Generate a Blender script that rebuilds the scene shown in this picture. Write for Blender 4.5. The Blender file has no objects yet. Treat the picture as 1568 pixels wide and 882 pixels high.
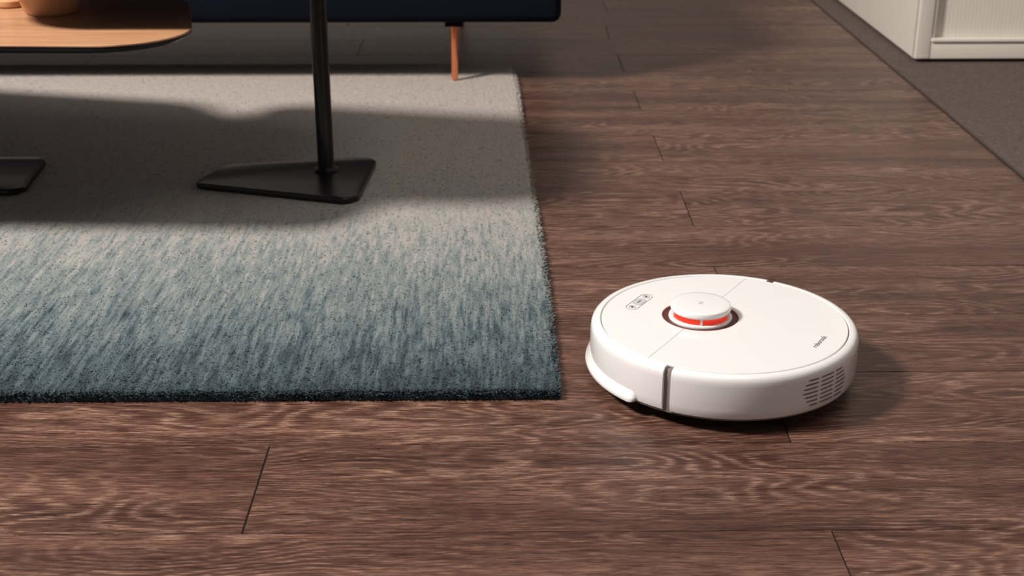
import bpy, bmesh, math, random
import numpy as np
from mathutils import Vector, Matrix
random.seed(7); np.random.seed(7)
scn = bpy.context.scene
scn.view_settings.view_transform = 'Standard'
R = math.radians

# ------------------------------------------------------------ helpers
def link(o, parent=None):
    scn.collection.objects.link(o)
    if parent: o.parent = parent
    return o
def empty(name, loc=(0,0,0), rz=0):
    e = bpy.data.objects.new(name, None); e.empty_display_size=.05
    e.location = loc; e.rotation_euler=(0,0,rz)
    return link(e)
def mesh_obj(name, verts, faces, mat=None, parent=None, smooth=None, bevel=None, bseg=3, loc=None):
    me = bpy.data.meshes.new(name)
    me.from_pydata([tuple(v) for v in verts], [], faces)
    bm = bmesh.new(); bm.from_mesh(me); bmesh.ops.recalc_face_normals(bm, faces=bm.faces); bm.to_mesh(me); bm.free()
    if smooth is not None:
        for p in me.polygons: p.use_smooth=True
        me.set_sharp_from_angle(angle=R(smooth))
    me.update()
    o = bpy.data.objects.new(name, me)
    if mat: me.materials.append(mat)
    if loc: o.location=loc
    link(o,parent)
    if bevel:
        m=o.modifiers.new('bevel','BEVEL'); m.width=bevel; m.segments=bseg; m.limit_method='ANGLE'; m.angle_limit=R(35)
        for p in me.polygons: p.use_smooth=True
    return o
def box(name, x0,x1,y0,y1,z0,z1, mat, parent=None, bevel=None, bseg=3):
    v=[(x0,y0,z0),(x1,y0,z0),(x1,y1,z0),(x0,y1,z0),(x0,y0,z1),(x1,y0,z1),(x1,y1,z1),(x0,y1,z1)]
    f=[(0,3,2,1),(4,5,6,7),(0,1,5,4),(1,2,6,5),(2,3,7,6),(3,0,4,7)]
    return mesh_obj(name,v,f,mat,parent,bevel=bevel,bseg=bseg)
def lathe(name, prof, mat, parent=None, n=96, smooth=30, loc=None):
    """full revolve; profile (r,z) from bottom axis to top axis (r may be 0)"""
    v=[];f=[];idx=[]
    for r,z in prof:
        if r<1e-6: idx.append([len(v)]); v.append((0,0,z))
        else:
            s=len(v); idx.append(list(range(s,s+n)))
            for i in range(n):
                a=2*math.pi*i/n; v.append((r*math.cos(a),r*math.sin(a),z))
    for a,b in zip(idx[:-1],idx[1:]):
        for i in range(n):
            j=(i+1)%n
            if len(a)==1 and len(b)==1: continue
            if len(a)==1: f.append((a[0],b[j],b[i]))
            elif len(b)==1: f.append((a[i],a[j],b[0]))
            else: f.append((a[i],a[j],b[j],b[i]))
    return mesh_obj(name,v,f,mat,parent,smooth=smooth,loc=loc)
def arc_sweep(name, prof, a0,a1, mat, parent=None, n=90, smooth=35, fn=None):
    """closed profile swept between two angles (deg) with capped ends"""
    v=[];f=[];m=len(prof)
    for i in range(n+1):
        t=i/n; a=R(a0+(a1-a0)*t)
        for r,z in prof:
            if fn: r2,z2=fn(r,z,t)
            else: r2,z2=r,z
            v.append((r2*math.cos(a),r2*math.sin(a),z2))
    for i in range(n):
        for k in range(m):
            l=(k+1)%m
            f.append((i*m+k,i*m+l,(i+1)*m+l,(i+1)*m+k))
    f.append(tuple(range(m))); f.append(tuple(n*m+k for k in reversed(range(m))))
    return mesh_obj(name,v,f,mat,parent,smooth=smooth)
def rounded(pts, r, seg=10):
    out=[];n=len(pts)
    rr = r if isinstance(r,(list,tuple)) else [r]*n
    for i in range(n):
        p0=Vector(pts[i-1]);p=Vector(pts[i]);p1=Vector(pts[(i+1)%n])
        d0=(p0-p).normalized();d1=(p1-p).normalized()
        ang=d0.angle(d1); t=rr[i]/math.tan(ang/2)
        c=p+(d0+d1).normalized()*(rr[i]/math.sin(ang/2))
        s=p+d0*t-c; e=p+d1*t-c
        a0=math.atan2(s.y,s.x);a1=math.atan2(e.y,e.x)
        d=(a1-a0+math.pi)%(2*math.pi)-math.pi
        for k in range(seg+1):
            a=a0+d*k/seg; out.append((c.x+rr[i]*math.cos(a),c.y+rr[i]*math.sin(a)))
    return out
def loft(name, outline, layers, mat, parent=None, smooth=30):
    """layers: (inset distance, z)"""
    n=len(outline); cx=sum(p[0] for p in outline)/n; cy=sum(p[1] for p in outline)/n
    rad=sum(math.hypot(p[0]-cx,p[1]-cy) for p in outline)/n
    v=[];f=[]
    for ins,z in layers:
        s=1-ins/rad
        for p in outline: v.append((cx+(p[0]-cx)*s,cy+(p[1]-cy)*s,z))
    for L in range(len(layers)-1):
        for i in range(n):
            j=(i+1)%n; f.append((L*n+i,L*n+j,(L+1)*n+j,(L+1)*n+i))
    f.append(tuple(reversed(range(n)))); f.append(tuple((len(layers)-1)*n+i for i in range(n)))
    return mesh_obj(name,v,f,mat,parent,smooth=smooth)

# ------------------------------------------------------------ material helpers
class NT:
    def __init__(s,name):
        s.m=bpy.data.materials.new(name); s.m.use_nodes=True
        s.t=s.m.node_tree; s.b=s.t.nodes['Principled BSDF']
    def n(s,typ,**k):
        x=s.t.nodes.new(typ)
        for a,b in k.items(): setattr(x,a,b)
        return x
    def l(s,a,b): s.t.links.new(a,b)
    def setin(s,node,i,val):
        if isinstance(val,bpy.types.NodeSocket): s.l(val,node.inputs[i])
        else: node.inputs[i].default_value=val
    def math(s,op,a,b=0.0,c=None,clamp=False):
        x=s.n('ShaderNodeMath',operation=op,use_clamp=clamp)
        s.setin(x,0,a); s.setin(x,1,b)
        if c is not None: s.setin(x,2,c)
        return x.outputs[0]
    def map(s,vec,scale,loc=(0,0,0),rot=(0,0,0)):
        x=s.n('ShaderNodeMapping'); s.l(vec,x.inputs[0]); x.inputs['Scale'].default_value=scale
        x.inputs['Location'].default_value=loc; x.inputs['Rotation'].default_value=rot
        return x.outputs[0]
    def noise(s,vec,scale=1,detail=2,rough=.5,dist=0):
        x=s.n('ShaderNodeTexNoise'); s.l(vec,x.inputs['Vector'])
        x.inputs['Scale'].default_value=scale;x.inputs['Detail'].default_value=detail
        x.inputs['Roughness'].default_value=rough;x.inputs['Distortion'].default_value=dist
        return x.outputs[0]
    def ramp(s,fac,stops,interp='LINEAR'):
        x=s.n('ShaderNodeValToRGB'); s.l(fac,x.inputs[0]); cr=x.color_ramp; cr.interpolation=interp
        while len(cr.elements)<len(stops): cr.elements.new(.5)
        for e,(p,c) in zip(cr.elements,stops):
            e.position=p; e.color=(c[0],c[1],c[2],1) if not isinstance(c,(int,float)) else (c,c,c,1)
        return x.outputs[0]
    def mix(s,f,a,b,mode='MIX'):
        x=s.n('ShaderNodeMix',data_type='RGBA',blend_type=mode)
        s.setin(x,0,f)
        for i,v in ((6,a),(7,b)):
            if isinstance(v,bpy.types.NodeSocket): s.l(v,x.inputs[i])
            else: x.inputs[i].default_value=(v[0],v[1],v[2],1)
        return x.outputs[2]
    def bump(s,h,strength,dist):
        x=s.n('ShaderNodeBump'); x.inputs['Strength'].default_value=strength; x.inputs['Distance'].default_value=dist
        s.l(h,x.inputs['Height']); s.l(x.outputs[0],s.b.inputs['Normal'])
def plain(name,col,rough=.5,metal=0,coat=0,emit=None,var=.04,spec=.5,nscale=30):
    m=NT(name); tc=m.n('ShaderNodeTexCoord')
    nz=m.noise(tc.outputs['Object'],nscale,3)
    c=m.mix(nz,[max(0,x*(1-var)) for x in col],[min(1,x*(1+var)) for x in col])
    m.l(c,m.b.inputs['Base Color'])
    m.b.inputs['Roughness'].default_value=rough; m.b.inputs['Metallic'].default_value=metal
    m.b.inputs['Coat Weight'].default_value=coat; m.b.inputs['Specular IOR Level'].default_value=spec
    m.b.inputs['Coat Roughness'].default_value=.08
    if emit:
        m.b.inputs['Emission Color'].default_value=(*emit[0],1); m.b.inputs['Emission Strength'].default_value=emit[1]
    return m.m

# wood planks
def wood_floor_mat():
    m=NT('dark_oak_planks'); uv=m.n('ShaderNodeUVMap').outputs[0]
    at=m.n('ShaderNodeAttribute',attribute_name='plank'); rnd=at.outputs['Fac']
    w=m.noise(m.map(uv,(2.2,7,1)),1,2,.5)
    sep=m.n('ShaderNodeSeparateXYZ'); m.l(uv,sep.inputs[0])
    vy=m.math('MULTIPLY_ADD',m.math('SUBTRACT',w,.5),.034,sep.outputs[1])
    comb=m.n('ShaderNodeCombineXYZ'); m.l(sep.outputs[0],comb.inputs[0]); m.l(vy,comb.inputs[1])
    wv=comb.outputs[0]
    field=m.noise(m.map(wv,(1.9,8.0,1),(3,1,0)),1,2,.4)
    ring=m.math('MULTIPLY_ADD',m.math('SINE',m.math('MULTIPLY',field,170)),.5,.5)
    ring=m.math('POWER',ring,1.8)
    reg=m.noise(m.map(wv,(1.6,6,1),(9,4,0)),1,2,.5)
    regm=m.ramp(reg,[(.40,.08),(.60,1)])
    fib=m.noise(m.map(wv,(24,600,1)),1,4,.66)
    fib3=m.noise(m.map(wv,(60,1200,1),(6,3,0)),1,2,.6)
    fib2=m.noise(m.map(wv,(5,150,1),(2,7,0)),1,4,.65)
    big=m.noise(m.map(wv,(1.4,16,1),(5,2,0)),1,3,.6)
    rg=m.math('MULTIPLY',ring,regm)
    b=m.math('MULTIPLY',fib2,.50)
    b=m.math('MULTIPLY_ADD',big,.36,b)
    b=m.math('MULTIPLY_ADD',fib,.40,b)
    b=m.math('MULTIPLY_ADD',rnd,.05,b)
    b=m.math('MULTIPLY_ADD',rg,.08,b)
    b=m.math('SUBTRACT',b,.172)
    body=m.ramp(b,[(.36,(.028,.0102,.0071)),(.50,(.076,.0300,.0208)),(.64,(.138,.064,.046))])
    p=m.math('MULTIPLY_ADD',fib3,.40,m.math('MULTIPLY',fib,.60))
    pore=m.ramp(p,[(.49,0),(.56,1)])
    amt=m.math('MULTIPLY_ADD',rg,.85,m.ramp(big,[(.42,.10),(.62,.36)]))
    amt=m.math('MULTIPLY',amt,pore,clamp=True)
    col=m.mix(m.math('MULTIPLY',amt,.68),body,(.42,.270,.195))
    dk=m.ramp(fib,[(.36,1),(.43,0)])
    col=m.mix(m.math('MULTIPLY',dk,.55),col,(.017,.0072,.0055))
    m.l(col,m.b.inputs['Base Color'])
    m.l(m.ramp(fib,[(.3,.34),(.7,.48)]),m.b.inputs['Roughness'])
    m.b.inputs['Specular IOR Level'].default_value=.40
    m.bump(p,.2,.0010)
    return m.m
def rug_mat():
    m=NT('ombre_wool_rug'); tc=m.n('ShaderNodeTexCoord'); o=tc.outputs['Object']
    sep=m.n('ShaderNodeSeparateXYZ'); m.l(o,sep.inputs[0])
    cb=m.n('ShaderNodeCombineXYZ'); m.l(sep.outputs[0],cb.inputs[0]); m.l(sep.outputs[1],cb.inputs[1]); o=cb.outputs[0]
    t=m.math('DIVIDE',m.math('SUBTRACT',sep.outputs[1],1.61),1.94)
    st=m.noise(m.map(o,(135,13,1)),1,4,.66)
    st2=m.noise(m.map(o,(34,3.5,1),(4,2,0)),1,3,.6)
    s=m.math('ADD',m.math('MULTIPLY',m.math('SUBTRACT',st,.5),1.0),m.math('MULTIPLY',m.math('SUBTRACT',st2,.5),.32))
    amp=m.ramp(t,[(0,.28),(.12,.65),(.38,.72),(.6,.20)])
    tt=m.math('MULTIPLY_ADD',s,amp,t)
    col=m.ramp(tt,[(0.0,(.034,.050,.061)),(.06,(.072,.104,.117)),(.14,(.143,.178,.184)),(.25,(.228,.253,.250)),(.33,(.330,.325,.310)),(.48,(.385,.350,.320)),(.8,(.450,.402,.368))])
    g=m.noise(o,420,2,.65)
    col=m.mix(.8,col,m.ramp(g,[(.28,.38),(.50,.95),(.72,1)]),'MULTIPLY')
    m.l(col,m.b.inputs['Base Color'])
    m.b.inputs['Roughness'].default_value=.95; m.b.inputs['Specular IOR Level'].default_value=.08
    m.b.inputs['Sheen Weight'].default_value=.08
    m.bump(g,.4,.003)
    return m.m
def carpet_mat():
    m=NT('ribbed_office_carpet'); tc=m.n('ShaderNodeTexCoord'); o=tc.outputs['Object']
    w=m.n('ShaderNodeTexWave',wave_type='BANDS',bands_direction='Y'); m.l(m.map(o,(1,1,1),rot=(0,0,R(20))),w.inputs[0])
    w.inputs['Scale'].default_value=30; w.inputs['Distortion'].default_value=1.2;w.inputs['Detail'].default_value=2;w.inputs['Detail Scale'].default_value=5
    g=m.noise(o,200,2,.7)
    f=m.math('MULTIPLY_ADD',g,.6,m.math('MULTIPLY',w.outputs[1],.4))
    m.l(m.ramp(f,[(.25,(.040,.031,.028)),(.75,(.22,.172,.150))]),m.b.inputs['Base Color'])
    m.b.inputs['Roughness'].default_value=.95; m.b.inputs['Specular IOR Level'].default_value=.1
    m.bump(f,.8,.003); return m.m
def lightwood(name,c0,c1,rough=.35):
    m=NT(name); tc=m.n('ShaderNodeTexCoord'); o=tc.outputs['Object']
    f=m.noise(m.map(o,(6,90,20),rot=(0,0,R(8))),1,4,.6)
    m.l(m.ramp(f,[(.3,c0),(.7,c1)]),m.b.inputs['Base Color']); m.b.inputs['Roughness'].default_value=rough
    return m.m

M_floor=wood_floor_mat(); M_rug=rug_mat(); M_carpet=carpet_mat()
M_dark=plain('dark_subfloor',(.008,.005,.004),.9)
M_white=plain('glossy_white_plastic',(.83,.828,.828),.25,coat=.6,var=.01)
M_gap=plain('grey_brown_plastic',(.20,.165,.155),.5)
M_groove=plain('groove_grey',(.30,.28,.27),.6)
M_seam=plain('seam_grey',(.55,.53,.52),.6)
M_under=plain('black_underbody',(.012,.011,.011),.6)
M_red=plain('red_lidar_window',(.85,.035,.012),.25,emit=((1,.04,.015),.35))  # passive red plastic; slight glow added through emission, no lamp inside
M_well=plain('dark_red_well',(.10,.025,.022),.35)
M_ink=plain('dark_ink',(.08,.08,.085),.5)
M_button=plain('button_grey',(.52,.53,.54),.4)
M_blk=plain('black_powdercoat_metal',(.007,.006,.007),.30,coat=.1,spec=.35)
M_copper=plain('polished_copper',(.95,.34,.17),.22,metal=.9)
M_navy=plain('navy_velvet',(.0035,.0042,.011),.9,var=.3,nscale=8,spec=.1)
M_cab=plain('cream_white_laminate',(.74,.69,.62),.4,var=.02)
M_wall=plain('painted_wall',(.45,.42,.39),.9,var=.03)
M_top=lightwood('oak_veneer',(.40,.200,.100),(.55,.30,.165))
M_bowl=lightwood('turned_beech',(.48,.23,.11),(.60,.32,.17),.4)

# ------------------------------------------------------------ floor of planks
W=.2006; XR=1.033
joints={-1:.366,1:.362,0:-.280,5:.350,7:.341,9:.336,13:.326,11:.330,3:.356}
fv=[];ff=[];fuv=[];fr=[]
G=.0007
for n in range(-13,22):
    y0=1.2915+n*W; y1=y0+W
    if n in joints: j=joints[n]
    else: j = .35 if n%2 else -.35+random.uniform(-.12,.05)
    L=1.42
    xs=[]; x=j
    while x>-3.2: x-=L
    while x<XR-.12:
        xs.append(x); x+=L
    xs.append(XR)
    xs[0]=-3.2
    for a,b in zip(xs[:-1],xs[1:]):
        s=len(fv); e=.0008
        A0,A1,B0,B1=a+G,b-G,y0+G*.6,y1-G*.6
        z=0.0
        fv+= [(A0,B0,z-.0012),(A1,B0,z-.0012),(A1,B1,z-.0012),(A0,B1,z-.0012),
              (A0+e,B0+e,z),(A1-e,B0+e,z),(A1-e,B1-e,z),(A0+e,B1-e,z)]
        q=[(4,5,6,7),(0,1,5,4),(1,2,6,5),(2,3,7,6),(3,0,4,7)]
        ou,ov=random.uniform(0,40),random.uniform(0,40); rv=random.random()
        for k in q:
            ff.append(tuple(s+i for i in k)); fr.append(rv)
            for i in k: fuv.append((fv[s+i][0]+ou,fv[s+i][1]+ov))
me=bpy.data.meshes.new('floor'); me.from_pydata(fv,[],ff)
uvl=me.uv_layers.new(name='UVMap'); uvl.data.foreach_set('uv',[c for p in fuv for c in p])
at=me.attributes.new('plank','FLOAT','FACE'); at.data.foreach_set('value',fr)
me.materials.append(M_floor); me.materials.append(M_dark)
bm=bmesh.new(); bm.from_mesh(me)
vs=[bm.verts.new(c) for c in [(-3.2,-1.4,-.0016),(XR,-1.4,-.0016),(XR,5.75,-.0016),(-3.2,5.75,-.0016)]]
fc=bm.faces.new(vs); fc.material_index=1
bm.to_mesh(me); bm.free()
floor=link(bpy.data.objects.new('floor',me))
box('floor_carpet',XR+.006,3.4,-1.4,5.75,-.01,.003,M_carpet)
box('trim_1',XR,XR+.006,-1.4,5.75,-.01,.0035,plain('threshold_strip',(.05,.035,.03),.5))
box('wall_back',-3.2,3.4,5.75,5.87,-.01,2.7,M_wall)
box('wall_right',3.4,3.52,-1.4,5.87,-.01,2.7,M_wall)
box('baseboard_back',-3.2,3.4,5.735,5.75,.003,.09,M_cab)

# ------------------------------------------------------------ rug: pile surface + loose tufts
def rug():
    edge=[(1.612,.082),(1.95,.080),(2.284,.0747),(2.878,.060),(3.35,.052),(3.5,.044),(3.548,.036)]
    ey=[e[0] for e in edge]; ex=[e[1] for e in edge]
    xl=-2.75; nx,ny=620,430
    rs=np.random.RandomState(5)
    def smooth(a):
        b=a.copy(); b[1:-1,1:-1]=(a[1:-1,1:-1]*2+a[:-2,1:-1]+a[2:,1:-1]+a[1:-1,:-2]+a[1:-1,2:])/6; return b
    n2=smooth(rs.rand(ny+1,nx+1))
    ew=np.convolve(rs.randn(ny+5),np.ones(5)/5,'valid')*.0014
    fw=np.convolve(rs.randn(nx+5),np.ones(5)/5,'valid')*.0012
    verts=np.zeros((ny+1,nx+1,3))
    for j in range(ny+1):
        y=1.613+(3.547-1.613)*j/ny
        xr=np.interp(y,ey,ex)-.001+ew[j]
        u=1-(1-np.arange(nx+1)/nx)**1.35
        verts[j,:,0]=xl+(xr-xl)*u; verts[j,:,1]=y+fw*(1-j/ny)
    verts[:,:,2]=.0122+(n2-.5)*.0028
    def drop(d): return np.clip(1-d/.010,0,1)**2
    dR=np.abs(verts[:,-1:,0]-verts[:,:,0]); dF=np.abs(verts[:,:,1]-verts[0:1,:,1]); dB=np.abs(verts[-1:,:,1]-verts[:,:,1])
    verts[:,:,2]-=.005*np.maximum(np.maximum(drop(dR),drop(dF)),drop(dB))
    v=verts.reshape(-1,3); w=nx+1
    J,I=np.meshgrid(np.arange(ny),np.arange(nx),indexing='ij')
    quads=np.stack([J*w+I,J*w+I+1,(J+1)*w+I+1,(J+1)*w+I],-1).reshape(-1,4).tolist()
    loop=[i for i in range(w)]+[j*w+nx for j in range(1,ny+1)]+[ny*w+i for i in range(nx-1,-1,-1)]+[j*w for j in range(ny-1,0,-1)]
    s=len(v); sk=v[loop].copy(); sk[:,2]=.0005
    v=np.concatenate([v,sk]); m=len(loop)
    quads+=[(loop[k],s+k,s+(k+1)%m,loop[(k+1)%m]) for k in range(m)]
    nsurf=len(quads)
    N=110000
    ty=1.616+(3.54-1.616)*rs.rand(N)**1.7
    xr=np.interp(ty,ey,ex)-.003
    tx=xr-(xr+1.75)*rs.rand(N)**1.05
    E=7000
    ey2=1.612+1.936*rs.rand(E); tx=np.concatenate([tx,np.interp(ey2,ey,ex)-.002-.002*rs.rand(E)]); ty=np.concatenate([ty,ey2])
    F=9000
    ex2=-1.75+(1.75+.082)*rs.rand(F); tx=np.concatenate([tx,ex2]); ty=np.concatenate([ty,1.6135+.002*rs.rand(F)])
    n=len(tx)
    outx=np.zeros(n);outy=np.zeros(n)
    outx[N:N+E]=.0022; outy[N+E:]=-.0020
    z0=np.full(n,.0110); z0[N:]=.002+.008*rs.rand(n-N)
    hgt=.0014+.0014*rs.rand(n); hgt[N:]=.002+.001*rs.rand(n-N)
    a=rs.rand(n)*2*np.pi; ww=.0009+.0005*rs.rand(n)
    lx=rs.randn(n)*.0026+outx; ly=rs.randn(n)*.0026+outy
    dx,dy=np.cos(a)*ww,np.sin(a)*ww
    A=np.stack([tx-dx,ty-dy,z0],-1);B=np.stack([tx+dx,ty+dy,z0],-1)
    C=np.stack([tx+dx*.55+lx,ty+dy*.55+ly,z0+hgt],-1);D=np.stack([tx-dx*.55+lx,ty-dy*.55+ly,z0+hgt],-1)
    T=np.stack([A,B,C,D],1).reshape(-1,3)
    base=len(v); v=np.concatenate([v,T])
    q=(np.arange(n*4).reshape(-1,4)+base)
    allq=np.concatenate([np.array(quads,dtype=np.int32),q.astype(np.int32)])
    me=bpy.data.meshes.new('area_rug')
    me.vertices.add(len(v)); me.vertices.foreach_set('co',v.astype(np.float32).ravel())
    me.loops.add(len(allq)*4); me.loops.foreach_set('vertex_index',allq.ravel().astype(np.int32))
    me.polygons.add(len(allq)); me.polygons.foreach_set('loop_start',(np.arange(len(allq))*4).astype(np.int32))
    sm=np.zeros(len(allq),dtype=bool); sm[:nsurf]=True
    me.polygons.foreach_set('use_smooth',sm)
    me.update(calc_edges=True); me.validate()
    me.materials.append(M_rug)
    return link(bpy.data.objects.new('area_rug',me))
rug()

# ------------------------------------------------------------ robot vacuum
rv=empty('robot_vacuum_cleaner',(.3035,1.687,0),R(148))
RO=.178
prof_side=[(.150,.0175),(.168,.0185),(.1755,.022),(.1768,.026),(RO,.034),(RO,.066),(.1775,.0715),(.1762,.0755),(.1735,.0785),(.170,.0797),(.1658,.0799),(.1648,.0792),(.1645,.0765),(.150,.0760)]
arc_sweep('rear_shell',prof_side,92.0,268.0,M_white,rv,n=160)
prof_b=[(r,z+.0004) for r,z in prof_side]
arc_sweep('front_bumper',prof_b,-88.5,88.5,M_white,rv,n=160)
def lipfn(r,z,t):
    d=min(t,1-t)
    k=1 if d>.022 else math.sqrt(max(0,1-(1-d/.022)**2))
    return .175+(r-.175)*(.35+.65*k), .026+(z-.026)*(.30+.70*k)
lip=[(.170,.0185),(.179,.0180),(.1835,.0195),(.1845,.0225),(.1835,.0260),(.1805,.0300),(.1785,.0345),(.174,.0350)]
arc_sweep('bumper_lip',lip,-76,76,M_white,rv,n=240,fn=lipfn)
lathe('chassis_core',[(0,.018),(.1730,.0185),(.1735,.03),(.1735,.070),(.170,.0765),(.120,.0765),(0,.0765)],M_gap,rv,n=128)
lathe('underbody',[(0,.010),(.140,.0105),(.160,.014),(.170,.0188),(0,.0190)],M_under,rv,n=96)
T=.034
def lid():
    n=192; v=[];f=[]
    ro=.1634; ri=.0515
    rings=[(0,ro,.0770),(0,ro,.0792),(0,ro-.0008,.0799)]
    for _,r,z in rings:
        for i in range(n):
            a=2*math.pi*i/n; v.append((r*math.cos(a),r*math.sin(a),z))
    for r,z in [(ri+.0008,.0799),(ri,.0794),(ri,.0745)]:
        for i in range(n):
            a=2*math.pi*i/n; v.append((T+r*math.cos(a),r*math.sin(a),z))
    for k in range(5):
        for i in range(n):
            j=(i+1)%n; f.append((k*n+i,k*n+j,(k+1)*n+j,(k+1)*n+i))
    return mesh_obj('top_lid',v,f,M_white,rv,smooth=30)
lid()
lathe('turret_well',[(0,.0768),(.0512,.0769),(.0515,.0782),(0.0500,.0782),(0.0490,.0772),(0,.0772)],M_well,rv,n=96,loc=(T,0,0))
lathe('turret_base',[(0,.077),(.0425,.077),(.0430,.0790),(.0425,.0806),(.0405,.0812),(0,.0812)],M_white,rv,n=96,loc=(T,0,0))
lathe('lidar_window',[(0,.081),(.0375,.081),(.0375,.0900),(0,.0900)],M_red,rv,n=96,loc=(T,0,0))
lathe('turret_cap',[(0,.0895),(.0385,.0895),(.0402,.0902),(.0408,.0915),(.0408,.0955),(.0400,.0972),(.0385,.0980),(.0340,.0984),(.0,.0985)],M_white,rv,n=96,loc=(T,0,0))
for k,a in enumerate([-42,30,102,174,246]):
    a=R(a+158); c=Vector((T+.0378*math.cos(a),.0378*math.sin(a)))
    d=Vector((math.cos(a),math.sin(a)));p=Vector((-d.y,d.x))
    q=[c+d*.0012+p*.0016,c-d*.002+p*.0016,c-d*.002-p*.0016,c+d*.0012-p*.0016]
    v=[(x.x,x.y,.0810) for x in q]+[(x.x,x.y,.0898) for x in q]
    mesh_obj('turret_post_%d'%(k+1),v,[(0,3,2,1),(4,5,6,7),(0,1,5,4),(1,2,6,5),(2,3,7,6),(3,0,4,7)],M_white,rv)
def strip(name,p0,p1,w,z,mat,h=.0002):
    p0=Vector(p0);p1=Vector(p1);d=(p1-p0).normalized();n=Vector((-d.y,d.x))*w/2
    q=[p0-n,p1-n,p1+n,p0+n]
    v=[(a.x,a.y,z-h) for a in q]+[(a.x,a.y,z+h) for a in q]
    return mesh_obj(name,v,[(0,3,2,1),(4,5,6,7),(0,1,5,4),(1,2,6,5),(2,3,7,6),(3,0,4,7)],mat,rv)
strip('lid_seam_1',(T,.0525),(T,.1595),.0008,.0799,M_seam)
strip('lid_seam_2',(T,-.0525),(T,-.1595),.0008,.0799,M_seam)
def pill(name,cx,cy,L,Wd,z,mat,h=.0003,ring=None):
    o=rounded([(cx-Wd/2,cy-L/2),(cx+Wd/2,cy-L/2),(cx+Wd/2,cy+L/2),(cx-Wd/2,cy+L/2)],min(Wd,L)/2*.98,8)
    n=len(o)
    if ring:
        s=[(cx+(x-cx)*(1-2*ring/Wd),cy+(y-cy)*(1-2*ring/L)) for x,y in o]
        v=[(x,y,z+h) for x,y in o]+[(x,y,z+h) for x,y in s]+[(x,y,z-h) for x,y in o]
        f=[(i,(i+1)%n,n+(i+1)%n,n+i) for i in range(n)]+[(2*n+i,2*n+(i+1)%n,(i+1)%n,i) for i in range(n)]
    else:
        v=[(x,y,z-h) for x,y in o]+[(x,y,z+h) for x,y in o]
        f=[tuple(reversed(range(n))),tuple(range(n,2*n))]+[(i,(i+1)%n,n+(i+1)%n,n+i) for i in range(n)]
    return mesh_obj(name,v,f,mat,rv)
pill('control_panel_rim',.126,0,.062,.0175,.0800,M_groove,ring=.0006)
pill('control_panel_main_key',.126,0,.026,.0140,.0801,M_button)
for s in (-1,1):
    pill('control_panel_key_%s'%('a' if s<0 else 'b'),.126,s*.0215,.0095,.0095,.0801,M_groove,ring=.0006)
    pill('control_panel_icon_%s'%('a' if s<0 else 'b'),.126,s*.0215,.0042,.0032,.0801,M_ink)
pill('control_panel_icon_c',.126,0,.011,.0016,.0805,M_ink,h=.0001)
def text(name,body,size,loc,rz,mat):
    c=bpy.data.curves.new(name,'FONT'); c.body=body; c.size=size; c.align_x='CENTER'; c.align_y='CENTER'; c.extrude=.0001
    c.materials.append(mat); o=bpy.data.objects.new(name,c); o.location=loc; o.rotation_euler=(0,0,rz); link(o,rv)
text('lid_lettering','roborock',.0105,(-.134,0,.0801),R(-90),M_ink)
text('cap_emblem','N',.012,(T,0,.0987),R(-60),M_seam)
def wallstrip(a0,a1,z0,z1,r,verts,faces,n=6):
    s=len(verts); hgt=(z1-z0)
    for i in range(n+1):
        t=i/n; a=R(a0+(a1-a0)*t)
        k=1 if 0<i<n else .45
        zc=(z0+z1)/2
        for z in (zc-hgt/2*k,zc+hgt/2*k): verts.append((r*math.cos(a),r*math.sin(a),z))
    for i in range(n): faces.append((s+2*i,s+2*i+2,s+2*i+3,s+2*i+1))
vv=[];vf=[]
for row in range(7):
    zc=.031+row*.0058
    for c in range(3):
        lo=147.0+c*9.3; hi=lo+8.3
        if c==0: lo+= [4,2,1,0,.3,1,2.5][row]
        if c==2: hi-= [2.5,1,.4,0,.6,1.5,3.5][row]
        wallstrip(lo,hi,zc-.0011,zc+.0011,RO+.00025,vv,vf)
mesh_obj('side_vents',vv,vf,M_gap,rv)  # slots drawn as dark strips on the wall; their recess shade is colour
vv=[];vf=[]
for row in range(8):
    zc=.029+row*.0055
    wallstrip(177.5,214,zc-.0005,zc+.0005,RO+.0002,vv,vf,n=24)
mesh_obj('side_ribs',vv,vf,M_seam,rv)  # fine grooves drawn as grey strips, groove shade put into the colour
def wheel(name,cx,cy,r,w):
    v=[];f=[];n=32
    for y in (cy-w/2,cy+w/2):
        for i in range(n):
            a=2*math.pi*i/n; v.append((cx+r*math.cos(a),y,r+r*math.sin(a)))
    for i in range(n): f.append((i,(i+1)%n,n+(i+1)%n,n+i))
    f.append(tuple(range(n)));f.append(tuple(range(n,2*n)))
    mesh_obj(name,v,f,M_under,rv,smooth=30)
wheel('wheel_a',-.01,.115,.014,.02);wheel('wheel_b',-.01,-.115,.014,.02);wheel('castor',.12,0,.009,.012)

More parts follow.
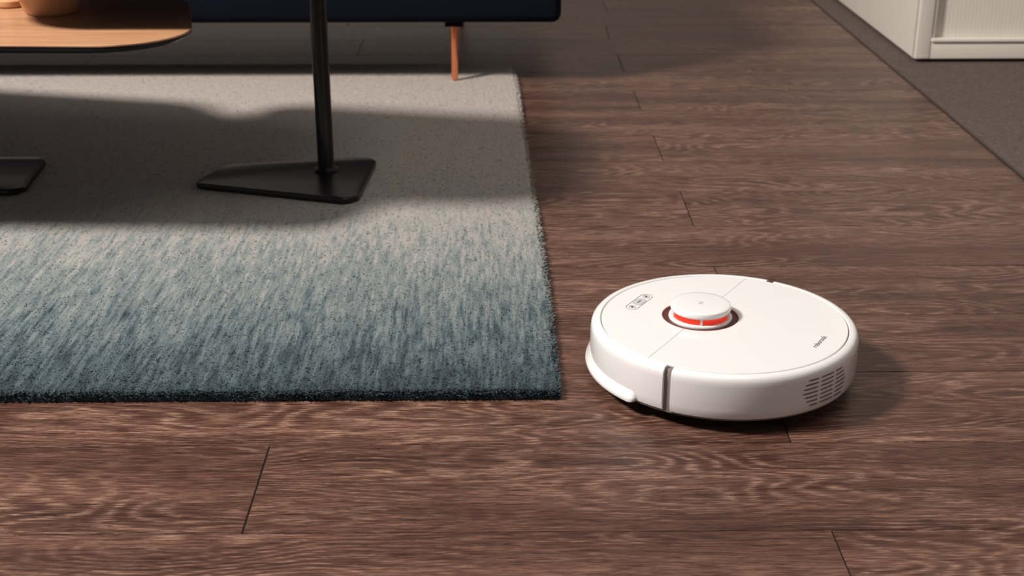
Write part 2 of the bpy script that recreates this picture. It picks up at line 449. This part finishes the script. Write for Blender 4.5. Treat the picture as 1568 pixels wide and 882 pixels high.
# ------------------------------------------------------------ side tables
ZR=.0145
def side_table(name,top_z,wood,base,pole,top,hub):
    e=empty(name,(pole[0],pole[1],0))
    loc=lambda pts:[(p[0]-pole[0],p[1]-pole[1]) for p in pts]
    b=rounded(loc(base),[.022,.030,.035,.035],10)
    loft('foot_plate',b,[(.004,ZR),(0,ZR+.002),(0,ZR+.009),(.0015,ZR+.0105),(.004,ZR+.0112)],M_blk,e,40)
    lathe('collar',[(0,ZR+.011),(.0225,ZR+.011),(.0225,ZR+.016),(.020,ZR+.018),(.0165,ZR+.021),(0,ZR+.021)],M_blk,e,48)
    lathe('column',[(0,ZR+.011),(.0158,ZR+.011),(.0158,top_z-.02),(0,top_z-.02)],M_blk,e,48)
    if hub:
        h=rounded([(-.10,-.075),(.10,-.075),(.10,.075),(-.10,.075)],.02,6)
        loft('mounting_plate',h,[(.03,top_z-.070),(.02,top_z-.068),(.0,top_z-.052),(.0,top_z-.020)],M_blk,e,30)
    t=rounded(loc(top[0]),top[1],16)
    loft('top_underside',t,[(.05,top_z-.022),(.012,top_z-.014),(.001,top_z-.007),(.0005,top_z-.003)],M_blk,e,25)
    loft('tabletop',t,[(0,top_z-.003),(0,top_z-.0008),(.0008,top_z)],wood,e,30)
    return e
baseR=[(-.575,2.478),(-.255,2.372),(-.236,2.655),(-.535,2.600)]
side_table('side_table',.45,M_top,baseR,(-.330,2.551),
    ([(-.86,2.22),(-.24,2.22),(-.19,2.72),(-.88,2.88)],[.14,.16,.15,.10]),True)  # top lies out of view; left corners pushed out to widen its rug shadow
baseL=[(-1.24,2.53),(-.878,2.425),(-.898,2.655),(-1.18,2.66)]
side_table('side_table',.36,M_top,baseL,(-1.0,2.551),
    ([(-1.72,2.17),(-.47,2.125),(-.555,2.50),(-.93,2.93),(-1.62,3.10)],[.18,.125,.10,.16,.2]),False)  # unseen back-left corners stretched to carry this top's shadow across the rug
e=empty('wooden_bowl',(-.775,2.405,.36))
lathe('bowl_body',[(0,.0003),(.040,.0003),(.046,.006),(.049,.016),(.055,.035),(.060,.050),(.057,.050),(.050,.033),(.044,.015),(0,.010)],M_bowl,e,64)
e=empty('wooden_candle_holder',(-.868,2.470,.36))
lathe('holder_body',[(0,.0003),(.030,.0003),(.033,.004),(.033,.012),(.018,.018),(.014,.05),(.020,.058),(.026,.062),(.026,.075),(.022,.075),(.021,.066),(0,.064)],M_bowl,e,48)

# ------------------------------------------------------------ sofa
s=empty('sofa',(0,0,0))
sx0,sx1,sy0,sy1=-2.05,.157,3.30,4.20
box('base_frame',sx0,sx1,sy0,sy1,.163,.27,M_navy,s,bevel=.022,bseg=5)
mid=(sx0+sx1)/2
box('seat_cushion_1',sx0+.10,mid-.004,sy0+.01,sy1-.2,.272,.43,M_navy,s,bevel=.04,bseg=5)
box('seat_cushion_2',mid+.004,sx1-.10,sy0+.01,sy1-.2,.272,.43,M_navy,s,bevel=.04,bseg=5)
box('armrest_1',sx0,sx0+.10,sy0,sy1,.255,.60,M_navy,s,bevel=.03,bseg=5)
box('armrest_2',sx1-.10,sx1,sy0,sy1,.255,.60,M_navy,s,bevel=.03,bseg=5)
box('backrest',sx0,sx1,sy1-.2,sy1,.255,.80,M_navy,s,bevel=.05,bseg=5)
def leg(name,x,y,z0):
    lathe(name,[(0,z0),(.0072,z0),(.0078,z0+.002),(.0105,.166),(0,.166)],M_copper,s,32,loc=(x,y,0))
leg('leg_1',-.103,3.354,.0145); leg('leg_2',-1.80,3.354,.0145); leg('leg_3',-.103,4.14,.0003); leg('leg_4',-1.80,4.14,.0003)
box('leg_rail_1',-.125,-.081,3.33,4.165,.150,.166,M_navy,s)
box('leg_rail_2',-1.822,-1.778,3.33,4.165,.150,.166,M_navy,s)

# ------------------------------------------------------------ cabinet
c=empty('storage_cabinet',(0,0,0))
cx0,cx1,cy0,cy1,cz0,cz1=1.105,2.10,3.576,5.10,.012,1.15
box('plinth',cx0+.012,cx1-.012,cy0+.015,cy1-.01,.0035,cz0+.01,M_under,c)
box('side_panel_1',cx0,cx0+.030,cy0+.010,cy1,cz0,cz1-.03,M_cab,c,bevel=.003)
box('side_panel_2',cx1-.03,cx1,cy0+.010,cy1,cz0,cz1-.03,M_cab,c,bevel=.003)
box('top_panel',cx0-.004,cx1+.004,cy0,cy1,cz1-.03,cz1,M_cab,c,bevel=.004)
box('back_panel',cx0+.03,cx1-.03,cy1-.02,cy1,cz0,cz1-.03,M_cab,c)
box('front_stile_1',cx0,cx0+.042,cy0,cy0+.022,cz0,cz1-.03,M_cab,c,bevel=.005)
box('front_stile_2',cx1-.042,cx1,cy0,cy0+.022,cz0,cz1-.03,M_cab,c,bevel=.005)
box('bottom_rail',cx0+.036,cx1-.036,cy0+.002,cy0+.022,cz0,cz0+.046,M_cab,c,bevel=.004)
box('bottom_track',cx0+.040,cx1-.040,cy0-.004,cy0+.020,cz0+.046,cz0+.056,M_cab,c,bevel=.003)
box('inner_stile_1',cx0+.040,cx0+.050,cy0+.004,cy0+.030,cz0+.05,cz1-.03,M_cab,c,bevel=.002)
v=[];f=[]
x=cx0+.050; k=0
while x<cx1-.045:
    for (dx,dy) in ((0,.0215),(.001,.0205),(.009,.0205),(.010,.0215)):
        v.append((x+dx,cy0+dy,cz0+.05)); v.append((x+dx,cy0+dy,cz1-.03))
    for i in range(3): f.append((k+2*i,k+2*i+2,k+2*i+3,k+2*i+1))
    k+=8; x+=.010
mesh_obj('tambour_door',v,f,M_cab,c)

# ------------------------------------------------------------ lights
def area(name,loc,target,size,power,col):
    l=bpy.data.lights.new(name,'AREA'); l.shape='DISK'; l.size=size; l.energy=power; l.color=col
    o=bpy.data.objects.new(name,l); o.location=loc
    o.rotation_euler=(Vector(target)-Vector(loc)).to_track_quat('-Z','Y').to_euler(); link(o)
area('key_lamp',(-2.9,1.15,3.3),(-.1,2.4,0),.68,295,(1,.935,.875))
area('ceiling_fill',(0.4,1.4,2.7),(.2,2.6,0),1.4,16,(1,.91,.84))
w=bpy.data.worlds.new('room_ambient'); scn.world=w; w.use_nodes=True
w.node_tree.nodes['Background'].inputs[0].default_value=(.99,.93,.90,1)
w.node_tree.nodes['Background'].inputs[1].default_value=.165

# ------------------------------------------------------------ camera
cam=bpy.data.cameras.new('camera'); cam.lens=48.2; cam.sensor_width=36
cam.dof.use_dof=True; cam.dof.focus_distance=1.80; cam.dof.aperture_fstop=8
co=bpy.data.objects.new('camera',cam); co.location=(0,0,.81); co.rotation_euler=(R(68),0,R(-.66)); link(co)
scn.camera=co
